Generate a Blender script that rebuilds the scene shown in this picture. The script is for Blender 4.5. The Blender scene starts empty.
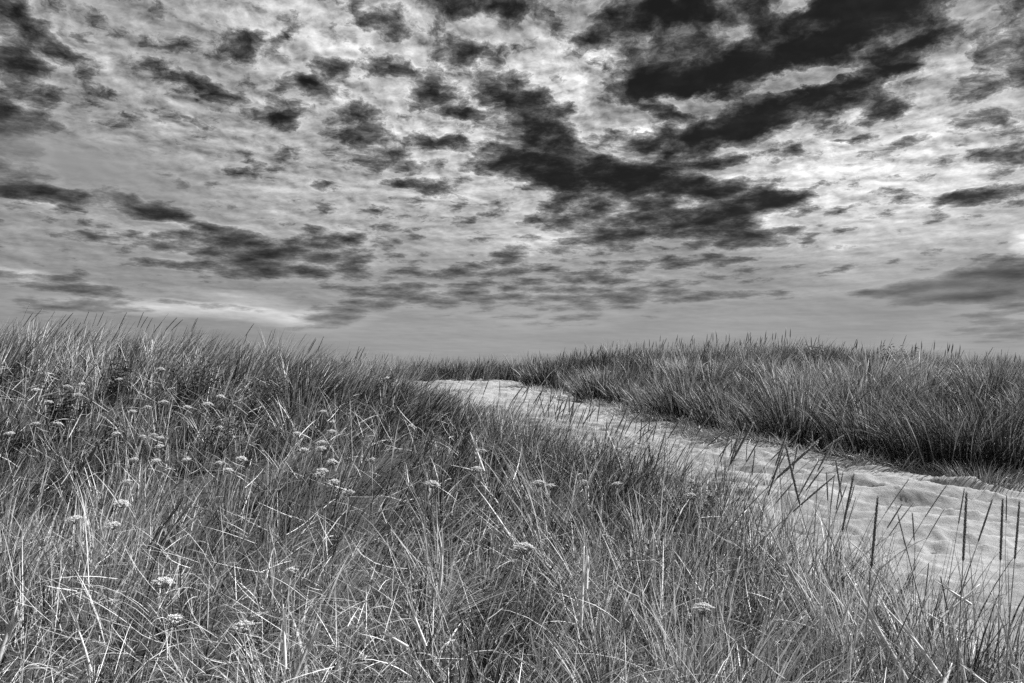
import bpy, math, random
import numpy as np
from mathutils import Vector, Matrix, Euler

S = bpy.context.scene
EXPO = 1.3
COL = S.collection
R = math.radians
FOC = 28.0
F = 1024 * FOC / 36.0            # focal length in picture widths
HOR = 375.0                      # eye level in the picture
PITCH = math.atan((HOR - 341.5) / F)
CAM = Vector((0.0, 0.0, 1.75))
cd = bpy.data.cameras.new('camera'); cam = bpy.data.objects.new('camera', cd); COL.objects.link(cam)
cd.lens = FOC; cd.sensor_width = 36; cd.clip_start = 0.05; cd.clip_end = 9000
cam.location = CAM; cam.rotation_euler = (R(90) + PITCH, 0, 0)
S.camera = cam
S.view_settings.view_transform = 'Standard'; S.view_settings.look = 'None'
S.view_settings.exposure = EXPO; S.view_settings.gamma = 1.0; S.view_settings.use_curve_mapping = False
S.cycles.max_bounces = 4; S.cycles.transparent_max_bounces = 8
S.cycles.diffuse_bounces = 2; S.cycles.transmission_bounces = 2

S.cycles.use_denoising = False
SUN_AZ, SUN_EL = R(66), R(41)    # azimuth clockwise from +Y (the view), elevation

def ray(px, py):
    "direction of a picture point, in the world"
    v = Vector(((px - 512) / F, (341.5 - py) / F, -1.0))
    v.rotate(Euler((R(90) + PITCH, 0, 0)))
    return v.normalized()
def build_world():
    w = bpy.data.worlds.new('World'); S.world = w; w.use_nodes = True
    nt = w.node_tree; nt.nodes.clear(); N = nt.nodes; Lk = nt.links
    def plug(a, sock):
        if isinstance(a, (int, float)): sock.default_value = a
        elif isinstance(a, tuple): sock.default_value = a
        else: Lk.new(a, sock)
    def M(op, a, b=None, c=None, clamp=False):
        n = N.new('ShaderNodeMath'); n.operation = op; n.use_clamp = clamp
        plug(a, n.inputs[0])
        if b is not None: plug(b, n.inputs[1])
        if c is not None: plug(c, n.inputs[2])
        return n.outputs[0]
    def V(op, a, b=None):
        n = N.new('ShaderNodeVectorMath'); n.operation = op
        plug(a, n.inputs[0])
        if b is not None:
            if op == 'SCALE': plug(b, n.inputs['Scale'])
            else: plug(b, n.inputs[1])
        return n.outputs[0]
    def noise(vec, scale, detail=5, rough=.5, lac=2.0, dist=0.0, col=False):
        n = N.new('ShaderNodeTexNoise'); n.noise_dimensions = '3D'
        plug(vec, n.inputs['Vector']); n.inputs['Scale'].default_value = scale
        n.inputs['Detail'].default_value = detail; n.inputs['Roughness'].default_value = rough
        n.inputs['Lacunarity'].default_value = lac; n.inputs['Distortion'].default_value = dist
        return n.outputs['Color' if col else 'Fac']
    def comb(x, y, z=0.0):
        n = N.new('ShaderNodeCombineXYZ'); plug(x, n.inputs[0]); plug(y, n.inputs[1]); plug(z, n.inputs[2]); return n.outputs[0]
    def sm(x, a, b, lo=0.0, hi=1.0):
        n = N.new('ShaderNodeMapRange'); n.interpolation_type = 'SMOOTHSTEP'
        plug(x, n.inputs[0]); plug(a, n.inputs[1]); plug(b, n.inputs[2]); plug(lo, n.inputs[3]); plug(hi, n.inputs[4]); return n.outputs[0]
    def curve(x, pts):
        n = N.new('ShaderNodeFloatCurve'); plug(x, n.inputs['Value']); c = n.mapping.curves[0]
        c.points[0].location = pts[0]; c.points[1].location = pts[-1]
        for p in pts[1:-1]: c.points.new(*p)
        n.mapping.update(); return n.outputs[0]
    tc = N.new('ShaderNodeTexCoord').outputs['Generated']
    sp = N.new('ShaderNodeSeparateXYZ'); Lk.new(tc, sp.inputs[0]); X, Y, Z = sp.outputs
    az = M('ARCTAN2', X, Y); el = M('ARCSINE', Z)
    zc = M('MAXIMUM', M('ADD', Z, 0.07), 0.03)
    P = comb(az, M('MULTIPLY', M('LOGARITHM', M('ADD', M('MAXIMUM', el, -.02), .06), math.e), .72))          # the cloud deck seen in perspective
    A = comb(az, el)
    # ragged edges: the cloud positions are displaced by turbulence that shrinks towards the horizon
    wamp = sm(el, 0.0, 0.35, 0.10, 1.0)
    wv = V('SUBTRACT', noise(P, 8, 4, .6, col=True), (.5, .5, .5))
    wv = V('MULTIPLY', V('SCALE', wv, wamp), (.085, .045, 0))
    wv2 = V('SUBTRACT', noise(P, 34, 4, .62, col=True), (.5, .5, .5))
    wv2 = V('MULTIPLY', V('SCALE', wv2, wamp), (.045, .026, 0))
    AW = V('ADD', A, V('ADD', wv, wv2))
    def field(blobs):
        acc = 0.0
        for (px, py, rx, ry, rot, amp) in blobs:
            d = ray(px, py); d1 = ray(px + 5, py); d2 = ray(px, py - 5)
            f = lambda q: (math.atan2(q.x, q.y), math.asin(q.z))
            a0, e0 = f(d); kx = abs(f(d1)[0] - a0) / 5; ky = abs(f(d2)[1] - e0) / 5
            m = N.new('ShaderNodeMapping'); m.vector_type = 'TEXTURE'; Lk.new(AW, m.inputs[0])
            m.inputs['Location'].default_value = (a0, e0, 0)
            m.inputs['Rotation'].default_value = (0, 0, R(rot))
            m.inputs['Scale'].default_value = (rx * kx * 1.35, ry * ky * 1.35, 1)
            g = N.new('ShaderNodeTexGradient'); g.gradient_type = 'SPHERICAL'; Lk.new(m.outputs[0], g.inputs[0])
            acc = M('MULTIPLY_ADD', g.outputs['Fac'], amp, acc)
        return acc
    dark = field(DARK)
    light = field(LIGHT)
    calm = M('SUBTRACT', 1.0, field([(70,165,170,34,-8,1.0),(950,285,120,22,5,.8),(700,335,500,35,0,.5)]), clamp=True)
    # mottled deck
    W1 = V('ADD', P, V('SCALE', wv, .6)); W2 = V('ADD', W1, V('SCALE', wv2, .7))
    t1 = noise(P, 8.5, 3, .5)                    # groups of cloudlets
    t2 = noise(W1, 27, 5, .55)                   # cloudlets
    t2b = noise(V('ADD', W1, (.005, .009, 0)), 27, 5, .55)      # the same a little nearer the light
    t3 = noise(W2, 75, 5, .7)                   # wisps
    vo = N.new('ShaderNodeTexVoronoi'); vo.feature = 'SMOOTH_F1'; vo.voronoi_dimensions = '2D'
    Lk.new(W2, vo.inputs['Vector']); vo.inputs['Scale'].default_value = 23; vo.inputs['Smoothness'].default_value = .4
    dome = M('SUBTRACT', .42, vo.outputs['Distance'])
    tex = M('ADD', M('MULTIPLY', M('SUBTRACT', t2, .5), 1.5), M('MULTIPLY', M('SUBTRACT', t3, .5), 1.25))
    tex = M('ADD', tex, M('MULTIPLY', M('SUBTRACT', t1, .5), .9))
    tex = M('ADD', tex, M('MULTIPLY', dome, .8))
    relief = M('MULTIPLY', calm, M('MULTIPLY', M('SUBTRACT', t2, t2b), sm(el, .03, .3, .3, 3.4)))
    texn = M('MULTIPLY', tex, M('MULTIPLY', sm(el, 0.0, 0.24, .16, 1.0), calm))
    D = M('ADD', M('MULTIPLY', dark, 1.22), M('MULTIPLY', texn, 1.0))
    D = M('ADD', D, .05)
    shade = curve(M('MULTIPLY', D, .6, clamp=True), [(0, .84), (.05, .96), (.10, 1.04), (.17, .82), (.27, .52), (.39, .29), (.54, .14), (.7, .06), (1, .018)])
    # brightness of the lit deck
    L = M('ADD', sm(el, 0.0, 0.4, .30, .31), M('MULTIPLY', light, .72))
    streak = noise(comb(M('MULTIPLY', az, 5), M('MULTIPLY', el, 46)), 1.0, 6, .6)
    L = M('MULTIPLY', L, M('ADD', 1.0, M('MULTIPLY', M('SUBTRACT', streak, .5), sm(el, .0, .3, .75, .3))))
    L = M('MULTIPLY', L, M('ADD', 1.0, relief))
    L = M('MULTIPLY', L, M('MAXIMUM', M('SUBTRACT', 1.05, M('MULTIPLY', texn, 1.15)), .25))
    cloud = M('MAXIMUM', M('MULTIPLY', L, shade), .004)
    # clear sky behind, neutral like the photograph's grey
    sk = N.new('ShaderNodeTexSky'); sk.sky_type = 'NISHITA'; sk.sun_disc = False
    sk.sun_elevation = SUN_EL; sk.sun_rotation = SUN_AZ
    bw = N.new('ShaderNodeRGBToBW'); Lk.new(sk.outputs[0], bw.inputs[0])
    clear = M('MULTIPLY', bw.outputs[0], .4)
    cover = sm(el, -.02, .05, .82, .97)
    cl10 = M('MULTIPLY', cloud, 10.0 / 2 ** EXPO)
    val = M('ADD', M('MULTIPLY', clear, M('SUBTRACT', 1.0, cover)), M('MULTIPLY', cl10, cover))
    bg = N.new('ShaderNodeBackground'); bg.inputs['Strength'].default_value = 0.1
    Lk.new(comb(val, val, val), bg.inputs['Color'])
    out = N.new('ShaderNodeOutputWorld'); Lk.new(bg.outputs[0], out.inputs[0])
    w.cycles.sampling_method = 'MANUAL'; w.cycles.sample_map_resolution = 512

# heavy clouds: picture x, y, half width, half height, tilt, weight
DARK = [
 (20,25,45,22,-20,.8),(5,60,35,18,0,.5),(15,90,50,26,0,.45),(0,20,110,60,0,.25),(0,130,60,40,0,.3),(42,197,52,11,-3,.85),(150,209,58,11,-9,.8),(10,180,60,12,0,.35),
 (205,226,55,9,-10,.5),(262,252,85,15,-4,.75),(345,238,50,12,0,.6),(245,270,100,8,-2,.55),(350,262,50,8,5,.45),(180,250,40,6,0,.3),(115,240,60,7,-5,.45),
 (60,282,90,7,-6,.4),(335,316,48,13,8,.42),(400,292,80,14,0,.35),(215,306,60,4,-4,.35),(60,290,70,5,-5,.3),(80,305,80,10,0,.35),
 (247,45,30,15,0,.95),(200,82,24,8,0,.95),(232,95,18,8,0,.8),(170,45,26,9,0,.4),(60,55,30,12,0,.4),(110,60,40,14,0,.3),(190,120,20,6,0,.4),(165,125,20,5,0,.4),
 (282,113,30,11,0,1.0),(312,88,34,14,0,.9),(350,118,34,17,-20,1.0),(370,138,26,9,0,.8),(335,70,30,10,0,.5),
 (382,22,28,17,0,1.05),(466,52,32,15,0,1.0),(405,70,38,11,0,.8),(440,97,34,15,0,.95),(505,75,30,11,0,.6),(415,10,40,9,0,.3),(350,45,25,9,0,.4),
 (467,118,26,7,0,.85),(440,143,30,9,-8,.8),(395,158,42,10,-8,.8),(437,190,34,10,-12,.9),(400,183,26,7,0,.5),(300,145,30,8,0,.4),(318,188,18,6,0,.5),(255,165,18,5,0,.4),
 (515,100,32,17,-10,1.2),(540,128,42,19,-5,1.3),(545,160,60,20,0,1.1),(490,5,60,15,0,1.0),(550,185,45,12,-10,.9),(510,160,28,10,0,.6),
 (598,178,55,14,0,1.0),(590,38,45,17,0,.7),(590,150,40,10,0,.4),
 (648,88,45,20,0,1.1),(665,8,60,18,0,1.3),(760,18,140,24,0,1.3),(700,55,90,18,0,1.1),(785,62,130,18,4,1.3),(715,85,80,15,0,1.1),(870,10,80,24,0,1.5),(670,112,26,8,0,1.0),
 (700,133,85,15,2,1.4),(790,108,90,15,6,1.3),(860,82,60,10,8,.9),(920,40,60,12,12,.9),(830,40,60,12,0,1.1),
 (690,163,80,10,0,1.2),(700,190,80,13,0,1.2),(735,212,60,16,10,1.2),(742,236,50,12,4,1.1),(780,198,30,8,0,.9),(650,180,50,12,0,.8),
 (900,66,34,10,0,.9),(890,107,32,11,3,1.1),(862,136,16,5,0,.9),(800,150,16,4,0,.4),(1015,45,40,40,0,.7),(1000,90,50,18,10,.6),(965,75,30,8,0,.5),(1008,155,40,14,0,.9),(975,125,46,8,0,.6),(972,194,42,9,4,.95),(920,145,20,5,0,.4),
 (1020,280,70,30,15,.5),(960,277,90,10,8,.3),(900,292,60,6,3,.4),(1000,330,90,20,0,.25),(935,300,60,6,3,.4),(840,270,16,4,0,.4),(805,240,10,4,0,.7),(843,246,16,5,0,.6),(700,262,60,6,0,.5),
 (610,205,60,14,0,.6),(640,225,60,18,5,.6),(560,215,60,14,0,.4),(510,257,18,6,0,.7),(585,240,70,16,0,.45),(600,280,120,24,0,.26),(520,300,150,18,0,.20),(560,320,90,10,3,.2),(720,296,120,6,0,.3),(450,270,90,8,0,.35),
 (-60,120,90,90,0,.4),(-150,40,90,60,0,.7),(1120,60,90,70,0,.7),(700,-60,240,50,0,1.2),(300,-60,200,40,0,.4),
]
LIGHT = [
 (880,185,190,75,0,.75),(830,150,90,36,15,.18),(960,60,60,16,10,.4),(920,6,70,10,8,.7),(560,65,60,34,0,.32),(640,50,45,22,0,.5),(560,100,30,26,0,.22),
 (440,75,190,80,-10,.38),(470,150,120,50,0,.35),(430,215,180,40,0,.30),(300,30,110,40,0,.30),(250,150,140,60,0,.16),(130,60,140,60,0,.10),
 (590,210,50,8,0,.4),(520,245,60,20,0,.3),(620,222,30,8,0,.4),(190,224,36,6,-8,.40),(145,235,60,8,-6,.25),(60,213,50,5,-6,.3),
 (165,308,50,8,0,.5),(235,311,44,8,0,.45),(290,317,42,8,0,.48),(90,305,40,5,0,.2),(240,298,60,6,-5,.3),(20,274,70,5,-8,.3),(420,340,120,30,0,.06),
 (1022,240,14,14,0,.8),(860,280,80,12,0,.15),(700,340,400,40,0,.07),(640,130,40,8,0,.6),(560,290,60,5,0,.1),(330,265,60,5,0,.15),
]
for q in [(722,38,30,16,20,-1.2),(790,80,46,10,3,-1.1),(685,100,44,10,0,-.8),(783,8,28,12,20,-1.0),(868,40,45,9,5,-.7),(742,165,50,7,0,-.6),(610,118,36,9,0,-.5)]:
    DARK.append(q)
build_world()
# ------------------------------------------------------------------ numeric noise
def _hash(ix, iy, seed):
    n = (ix.astype(np.int64) * 374761393 + iy.astype(np.int64) * 668265263 + seed * 974634777) & 0x7fffffff
    n = ((n ^ (n >> 13)) * 1274126177) & 0x7fffffff
    n = (n ^ (n >> 16)) & 0xffffff
    return n / float(0xffffff)
def vnoise(x, y, seed=0):
    x = np.asarray(x, float); y = np.asarray(y, float)
    ix = np.floor(x); iy = np.floor(y); fx = x - ix; fy = y - iy
    fx = fx * fx * (3 - 2 * fx); fy = fy * fy * (3 - 2 * fy)
    a = _hash(ix, iy, seed); b = _hash(ix + 1, iy, seed); c = _hash(ix, iy + 1, seed); d = _hash(ix + 1, iy + 1, seed)
    return (a * (1 - fx) + b * fx) * (1 - fy) + (c * (1 - fx) + d * fx) * fy
def fbm(x, y, seed=0, oct=4, rough=.5):
    s = 0; amp = 1; tot = 0
    for o in range(oct):
        s = s + amp * vnoise(np.asarray(x) * 2 ** o + 17.3 * o, np.asarray(y) * 2 ** o - 9.1 * o, seed + o); tot += amp; amp *= rough
    return s / tot

# ------------------------------------------------------------------ the lie of the land
def interp(y, pts):
    p = np.array(pts); return np.interp(y, p[:, 0], p[:, 1])
XL = [(-6, 5.2), (0, 3.7), (2, 2.95), (3.5, 2.55), (4.8, 2.12), (6.2, 1.62), (9, 0.42), (12, -.6), (14, -1.35), (18, -3.0), (22, -4.4), (30, -7)]
XR = [(-6, 12), (0, 9), (5, 7.2), (7, 6.0), (8, 5.1), (8.8, 3.95), (10.4, 3.25), (11.6, 2.75), (16, 1.7), (20, .75), (24, .35), (30, 0)]
def xl(y): return interp(y, XL) + .10 * (fbm(np.asarray(y) * 1.7, 3.3, 5) - .5) * 2
def xr(y): return interp(y, XR) + .22 * (fbm(np.asarray(y) * 1.3, 8.3, 6) - .5) * 2
def sstep(a, b, x):
    t = np.clip((np.asarray(x, float) - a) / (b - a), 0, 1); return t * t * (3 - 2 * t)
def height(x, y):
    x = np.asarray(x, float); y = np.asarray(y, float)
    g = interp(y, [(-60, -1.5), (-10, -.3), (0, 0), (2, .10), (4, .30), (7, .62), (12, .95), (18, 1.26), (24, 1.48), (28, 1.50), (34, 1.0), (50, -1.2), (80, -3), (200, -4)])
    dl = xl(y) - x                     # metres into the left side
    dr = x - xr(y)                     # metres into the right side
    left = interp(dl, [(0, 0), (.6, .02), (1.5, .44), (3, .76), (6, 1.05), (9, 1.12), (40, .4)]) * np.exp(-((y - 10.6) / 3.6) ** 2)
    right = interp(dr, [(0, 0), (.5, .06), (2, .24), (4, .46), (6, .52), (8, .30), (12, -.05), (40, -.3)]) * sstep(8, 17, y) * (1 - sstep(24, 34, y))
    bumps = (fbm(x * .5, y * .5, 11, 3) - .5) * .14 * (sstep(0, 1.5, dl) + sstep(0, 1.5, dr)) * (1 - sstep(60, 90, y))
    far = (fbm(x * .03, y * .03, 12, 3) - .5) * 1.6 * sstep(45, 90, y) 
    return g + left + right + bumps + far
def hgt(x, y): return float(height(np.array([x]), np.array([y]))[0])
def at(px, py, above=0.0, ymin=1.6):
    "the place along a line of sight that lies this far above the ground"
    d = ray(px, py); t = np.arange(ymin, 60, .02) / d.y
    X = CAM.x + d.x * t; Y = CAM.y + d.y * t; Z = CAM.z + d.z * t
    k = np.nonzero(Z - height(X, Y) - above <= 0)[0]
    if len(k) == 0: return None
    k = k[0]; return Vector((float(X[k]), float(Y[k]), float(Z[k])))

# ------------------------------------------------------------------ helpers
def tag(o, label=None, cat=None, group=None, kind=None):
    if label: o['label'] = label
    if cat: o['category'] = cat
    if group: o['group'] = group
    if kind: o['kind'] = kind
    return o
def np_mesh(name, verts, quads=None, tris=None, mats=(), smooth=True, attrs=None):
    me = bpy.data.meshes.new(name)
    nq = 0 if quads is None else len(quads); ntr = 0 if tris is None else len(tris)
    me.vertices.add(len(verts)); me.vertices.foreach_set('co', np.asarray(verts, np.float32).ravel())
    loops = []; starts = []; 
    if nq: loops.append(np.asarray(quads, np.int32).ravel()); starts.append(np.arange(nq) * 4)
    if ntr: loops.append(np.asarray(tris, np.int32).ravel()); starts.append(nq * 4 + np.arange(ntr) * 3)
    loops = np.concatenate(loops); starts = np.concatenate(starts).astype(np.int32)
    me.loops.add(len(loops)); me.loops.foreach_set('vertex_index', loops)
    me.polygons.add(nq + ntr); me.polygons.foreach_set('loop_start', starts)
    if smooth: me.polygons.foreach_set('use_smooth', np.ones(nq + ntr, bool))
    for m in mats: me.materials.append(m)
    if attrs:
        for k, v in attrs.items():
            a = me.attributes.new(k, 'FLOAT', 'POINT'); a.data.foreach_set('value', np.asarray(v, np.float32))
    me.update(calc_edges=True); return me
def link(name, me, parent=None):
    o = bpy.data.objects.new(name, me); COL.objects.link(o)
    if parent: o.parent = parent
    return o
def grid(xs, ys, zf):
    X, Y = np.meshgrid(xs, ys); Z = zf(X, Y)
    v = np.stack([X, Y, Z], -1).reshape(-1, 3); nx, ny = len(xs), len(ys)
    i = (np.arange(ny - 1)[:, None] * nx + np.arange(nx - 1)[None]).ravel()
    return v, np.stack([i, i + 1, i + nx + 1, i + nx], 1)

# ------------------------------------------------------------------ materials (all neutral: the photograph is black and white)
def mat_base(name):
    m = bpy.data.materials.new(name); m.use_nodes = True; nt = m.node_tree; nt.nodes.clear()
    out = nt.nodes.new('ShaderNodeOutputMaterial'); return m, nt, out
def grey(nt, val):
    c = nt.nodes.new('ShaderNodeCombineColor')
    for i in range(3): nt.links.new(val, c.inputs[i])
    return c.outputs[0]
def maprange(nt, x, a, b, lo, hi):
    n = nt.nodes.new('ShaderNodeMapRange'); nt.links.new(x, n.inputs[0])
    for i, v in enumerate((a, b, lo, hi)): n.inputs[i + 1].default_value = v
    return n.outputs[0]
def nmath(nt, op, a, b):
    n = nt.nodes.new('ShaderNodeMath'); n.operation = op
    for i, v in enumerate((a, b)):
        if isinstance(v, (int, float)): n.inputs[i].default_value = v
        else: nt.links.new(v, n.inputs[i])
    return n.outputs[0]
def leaf_material(name, lo, hi, rough=.45, trans=.3, spec=.5, scale=60.0):
    "a blade or leaf: its own tone attribute, some light passing through"
    m, nt, out = mat_base(name); N = nt.nodes; L = nt.links
    a = N.new('ShaderNodeAttribute'); a.attribute_name = 'tone'
    tc = N.new('ShaderNodeTexCoord')
    no = N.new('ShaderNodeTexNoise'); no.inputs['Scale'].default_value = scale; no.inputs['Detail'].default_value = 2
    L.new(tc.outputs['Object'], no.inputs['Vector'])
    t = nmath(nt, 'ADD', a.outputs['Fac'], maprange(nt, no.outputs['Fac'], .3, .7, -.12, .12))
    v = maprange(nt, t, 0, 1, lo, hi); col = grey(nt, v)
    p = N.new('ShaderNodeBsdfPrincipled'); L.new(col, p.inputs['Base Color']); p.inputs['Roughness'].default_value = rough
    p.inputs['Specular IOR Level'].default_value = spec
    if trans > 0:
        tr = N.new('ShaderNodeBsdfTranslucent'); L.new(col, tr.inputs['Color'])
        mx = N.new('ShaderNodeMixShader'); mx.inputs[0].default_value = trans
        L.new(p.outputs[0], mx.inputs[1]); L.new(tr.outputs[0], mx.inputs[2]); L.new(mx.outputs[0], out.inputs[0])
    else: L.new(p.outputs[0], out.inputs[0])
    return m
def sand_material(name, base, litter):
    m, nt, out = mat_base(name); N = nt.nodes; L = nt.links
    tc = N.new('ShaderNodeTexCoord').outputs['Object']
    def no(s, d, r=.5):
        n = N.new('ShaderNodeTexNoise'); n.inputs['Scale'].default_value = s; n.inputs['Detail'].default_value = d
        n.inputs['Roughness'].default_value = r; L.new(tc, n.inputs['Vector']); return n.outputs['Fac']
    big = no(1.3, 4); fine = no(220, 3, .7); mid = no(24, 4, .6)
    v = nmath(nt, 'ADD', maprange(nt, big, .3, .7, base * .86, base * 1.1), maprange(nt, fine, .3, .7, -base * .14, base * .14))
    v = nmath(nt, 'ADD', v, maprange(nt, mid, .3, .7, -base * .07, base * .07))
    spk = maprange(nt, no(95, 2, .5), .68, .72, 0, -base * litter)       # dark grains and bits of straw
    v = nmath(nt, 'MAXIMUM', nmath(nt, 'ADD', v, spk), .03)
    p = N.new('ShaderNodeBsdfPrincipled'); L.new(grey(nt, v), p.inputs['Base Color']); p.inputs['Roughness'].default_value = .95
    p.inputs['Specular IOR Level'].default_value = .2
    b = N.new('ShaderNodeBump'); b.inputs['Strength'].default_value = .55; b.inputs['Distance'].default_value = .012
    L.new(nmath(nt, 'ADD', fine, nmath(nt, 'MULTIPLY', mid, 1.5)), b.inputs['Height']); L.new(b.outputs[0], p.inputs['Normal'])
    L.new(p.outputs[0], out.inputs[0]); return m

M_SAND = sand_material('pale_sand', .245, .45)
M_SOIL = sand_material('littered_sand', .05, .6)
M_GRASS = leaf_material('grass_blade', .006, .64, rough=.5, trans=.18, spec=.35)
M_GRASS_R = leaf_material('dune_grass_blade', .005, .50, rough=.6, trans=.16, spec=.25)
M_DRY = leaf_material('dry_straw', .18, .68, rough=.5, trans=.15)
M_STALK = leaf_material('stalk', .05, .34, rough=.55, trans=0)
M_HEAD = leaf_material('seed_head', .05, .34, rough=.7, trans=0, scale=200)
M_WEED = leaf_material('weed_leaf', .012, .08, rough=.5, trans=.15)
M_FLOWER = leaf_material('flower_cluster', .42, .80, rough=.8, trans=.2)

# ------------------------------------------------------------------ ground, path, sea
def spaced(lo, hi, fine, a, b, growth=1.18):
    s = list(np.arange(a, b + 1e-6, fine)); st = fine; x = a
    while x > lo: st *= growth; x -= st; s.insert(0, x)
    st = fine; x = s[-1]
    while x < hi: st *= growth; x += st; s.append(x)
    return np.array(s)
def path_in(x, y):
    "how far inside the sand path, in metres, negative outside"
    return np.minimum(x - xl(y), xr(y) - x)
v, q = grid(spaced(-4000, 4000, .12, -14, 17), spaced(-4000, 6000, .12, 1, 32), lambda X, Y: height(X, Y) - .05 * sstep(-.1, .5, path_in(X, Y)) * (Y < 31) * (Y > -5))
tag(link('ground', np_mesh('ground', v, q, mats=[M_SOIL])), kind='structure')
sea_v, sea_q = grid(np.linspace(-5000, 5000, 5), np.linspace(140, 7000, 5), lambda X, Y: X * 0 - 3.2)
mw, ntw, outw = mat_base('sea_water')
pw = ntw.nodes.new('ShaderNodeBsdfPrincipled'); pw.inputs['Base Color'].default_value = (.06, .06, .06, 1); pw.inputs['Roughness'].default_value = .25
bn = ntw.nodes.new('ShaderNodeTexNoise'); bn.inputs['Scale'].default_value = .8; bb = ntw.nodes.new('ShaderNodeBump'); bb.inputs['Distance'].default_value = .3
tcw = ntw.nodes.new('ShaderNodeTexCoord'); ntw.links.new(tcw.outputs['Object'], bn.inputs['Vector'])
ntw.links.new(bn.outputs['Fac'], bb.inputs['Height']); ntw.links.new(bb.outputs[0], pw.inputs['Normal']); ntw.links.new(pw.outputs[0], outw.inputs[0])
tag(link('sea', np_mesh('sea', sea_v, sea_q, mats=[mw])), kind='structure')

rng = np.random.default_rng(7)
def ripples(X, Y):
    # wind ripples crossing the path, broken by scuffed footprints
    wx = X + .5 * (fbm(X * .9, Y * .9, 21, 3) - .5); wy = Y + .7 * (fbm(X * .8, Y * .8, 22, 3) - .5)
    ph = (wy * .88 + wx * .47) * 2.7
    w = ph - np.floor(ph); saw = np.where(w < .72, w / .72, (1 - w) / .28)
    amp = .5 + 1.0 * fbm(X * .7, Y * .7, 24, 2)
    z = .07 * amp * (saw - .5) * sstep(.3, .62, fbm(X * .55 + 3, Y * .55, 25, 2) + .12)
    ca, sa = .93, -.37; U = X * ca + Y * sa; Wc = -X * sa + Y * ca
    z += .115 * (1 - np.abs(2 * fbm(U * .9 + 5, Wc * 2.6, 30, 3) - 1) ** .8) * sstep(.35, .6, fbm(X * .6, Y * .8, 37, 2))
    z += .07 * (fbm(X * 1.3, Y * 1.7, 26, 3) - .5) + .030 * (fbm(X * 6, Y * 7, 27, 3) - .5) + .024 * (fbm(X * 17, Y * 20, 29, 2) - .5)
    return z - .045
steps = []
for i in range(240):
    y = rng.uniform(2.5, 22); a, b = float(xl(y)), float(xr(y)); t = np.clip(rng.normal(.5, .24), .04, .96)
    steps.append((a + (b - a) * t, y, rng.uniform(.09, .16), rng.uniform(-.7, .7), rng.uniform(.008, .020)))
def surf(x, y):
    "top of the sand or of the ground beside it"
    p = path_in(x, y); return height(x, y) + (.035 + ripples(x, y) * sstep(-.1, .5, p)) * sstep(-.25, .05, p)
def sandz(X, Y):
    z = height(X, Y) + .035 + ripples(X, Y) * sstep(-.1, .5, path_in(X, Y))
    for (fx, fy, r, an, dp) in steps:
        ix = (np.abs(X - fx) < .6) & (np.abs(Y - fy) < .6)
        dx = X[ix] - fx; dy = Y[ix] - fy; c, s = math.cos(an), math.sin(an)
        u = (dx * c + dy * s) / (r * .62); w = (-dx * s + dy * c) / (r * 1.25); d2 = u * u + w * w
        z[ix] += -dp * np.exp(-(d2 * .9) ** 2) + dp * .6 * np.exp(-((np.sqrt(d2) - 1.3) / .25) ** 2)
    return z - .14 * (1 - sstep(-.35, .10, path_in(X, Y) + .12 * (fbm(X * 5, Y * 5, 28, 2) - .5)))
v, q = grid(np.arange(-7.5, 8.5, .028), np.concatenate([np.arange(1.5, 13, .024), np.arange(13, 29.5, .07)]), sandz)
keep = path_in(v[:, 0], v[:, 1]) > -.5
q = q[keep[q].all(1)]
used = np.zeros(len(v), bool); used[q.ravel()] = True; remap = np.cumsum(used) - 1
tag(link('sand_path', np_mesh('sand_path', v[used], remap[q], mats=[M_SAND])), kind='structure')
# ------------------------------------------------------------------ grass
def blades(root, head, L, W, th0, curl, twist, tone, seg=4):
    "ribbons that lean by th0 and bend by curl; one row per blade"
    n = len(L); t = np.linspace(0, 1, seg + 1)
    th = th0[:, None] + curl[:, None] * t[None] ** 1.4
    ds = (L / seg)[:, None]
    r = np.concatenate([np.zeros((n, 1)), np.cumsum(np.sin((th[:, 1:] + th[:, :-1]) / 2) * ds, 1)], 1)
    z = np.concatenate([np.zeros((n, 1)), np.cumsum(np.cos((th[:, 1:] + th[:, :-1]) / 2) * ds, 1)], 1)
    hx, hy = np.cos(head)[:, None], np.sin(head)[:, None]
    cx = root[:, 0:1] + hx * r; cy = root[:, 1:2] + hy * r; cz = root[:, 2:3] + z
    # ribbon side direction turns about the blade
    sx, sy = -hy, hx
    tw = twist[:, None]
    nx = np.cos(th) * hx; ny = np.cos(th) * hy; nz = -np.sin(th)
    wx = np.cos(tw) * sx + np.sin(tw) * nx; wy = np.cos(tw) * sy + np.sin(tw) * ny; wz = np.sin(tw) * nz
    w = (W / 2)[:, None] * (1 - t[None] ** 2.2) ** .9
    w[:, 0] *= .8
    a = np.stack([cx - wx * w, cy - wy * w, cz - wz * w], -1); b = np.stack([cx + wx * w, cy + wy * w, cz + wz * w], -1)
    V = np.empty((n, 2 * seg + 1, 3)); V[:, 0:2 * seg:2] = a[:, :seg]; V[:, 1:2 * seg:2] = b[:, :seg]; V[:, 2 * seg] = (a[:, seg] + b[:, seg]) / 2
    base = (np.arange(n) * (2 * seg + 1))[:, None]
    qs = []
    for k in range(seg - 1):
        qs.append(np.stack([base[:, 0] + 2 * k, base[:, 0] + 2 * k + 1, base[:, 0] + 2 * k + 3, base[:, 0] + 2 * k + 2], 1))
    Q = np.stack(qs, 1).reshape(-1, 4)
    T = np.stack([base[:, 0] + 2 * seg - 2, base[:, 0] + 2 * seg - 1, base[:, 0] + 2 * seg], 1)
    return V.reshape(-1, 3), Q, T, np.repeat(tone, 2 * seg + 1)
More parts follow.
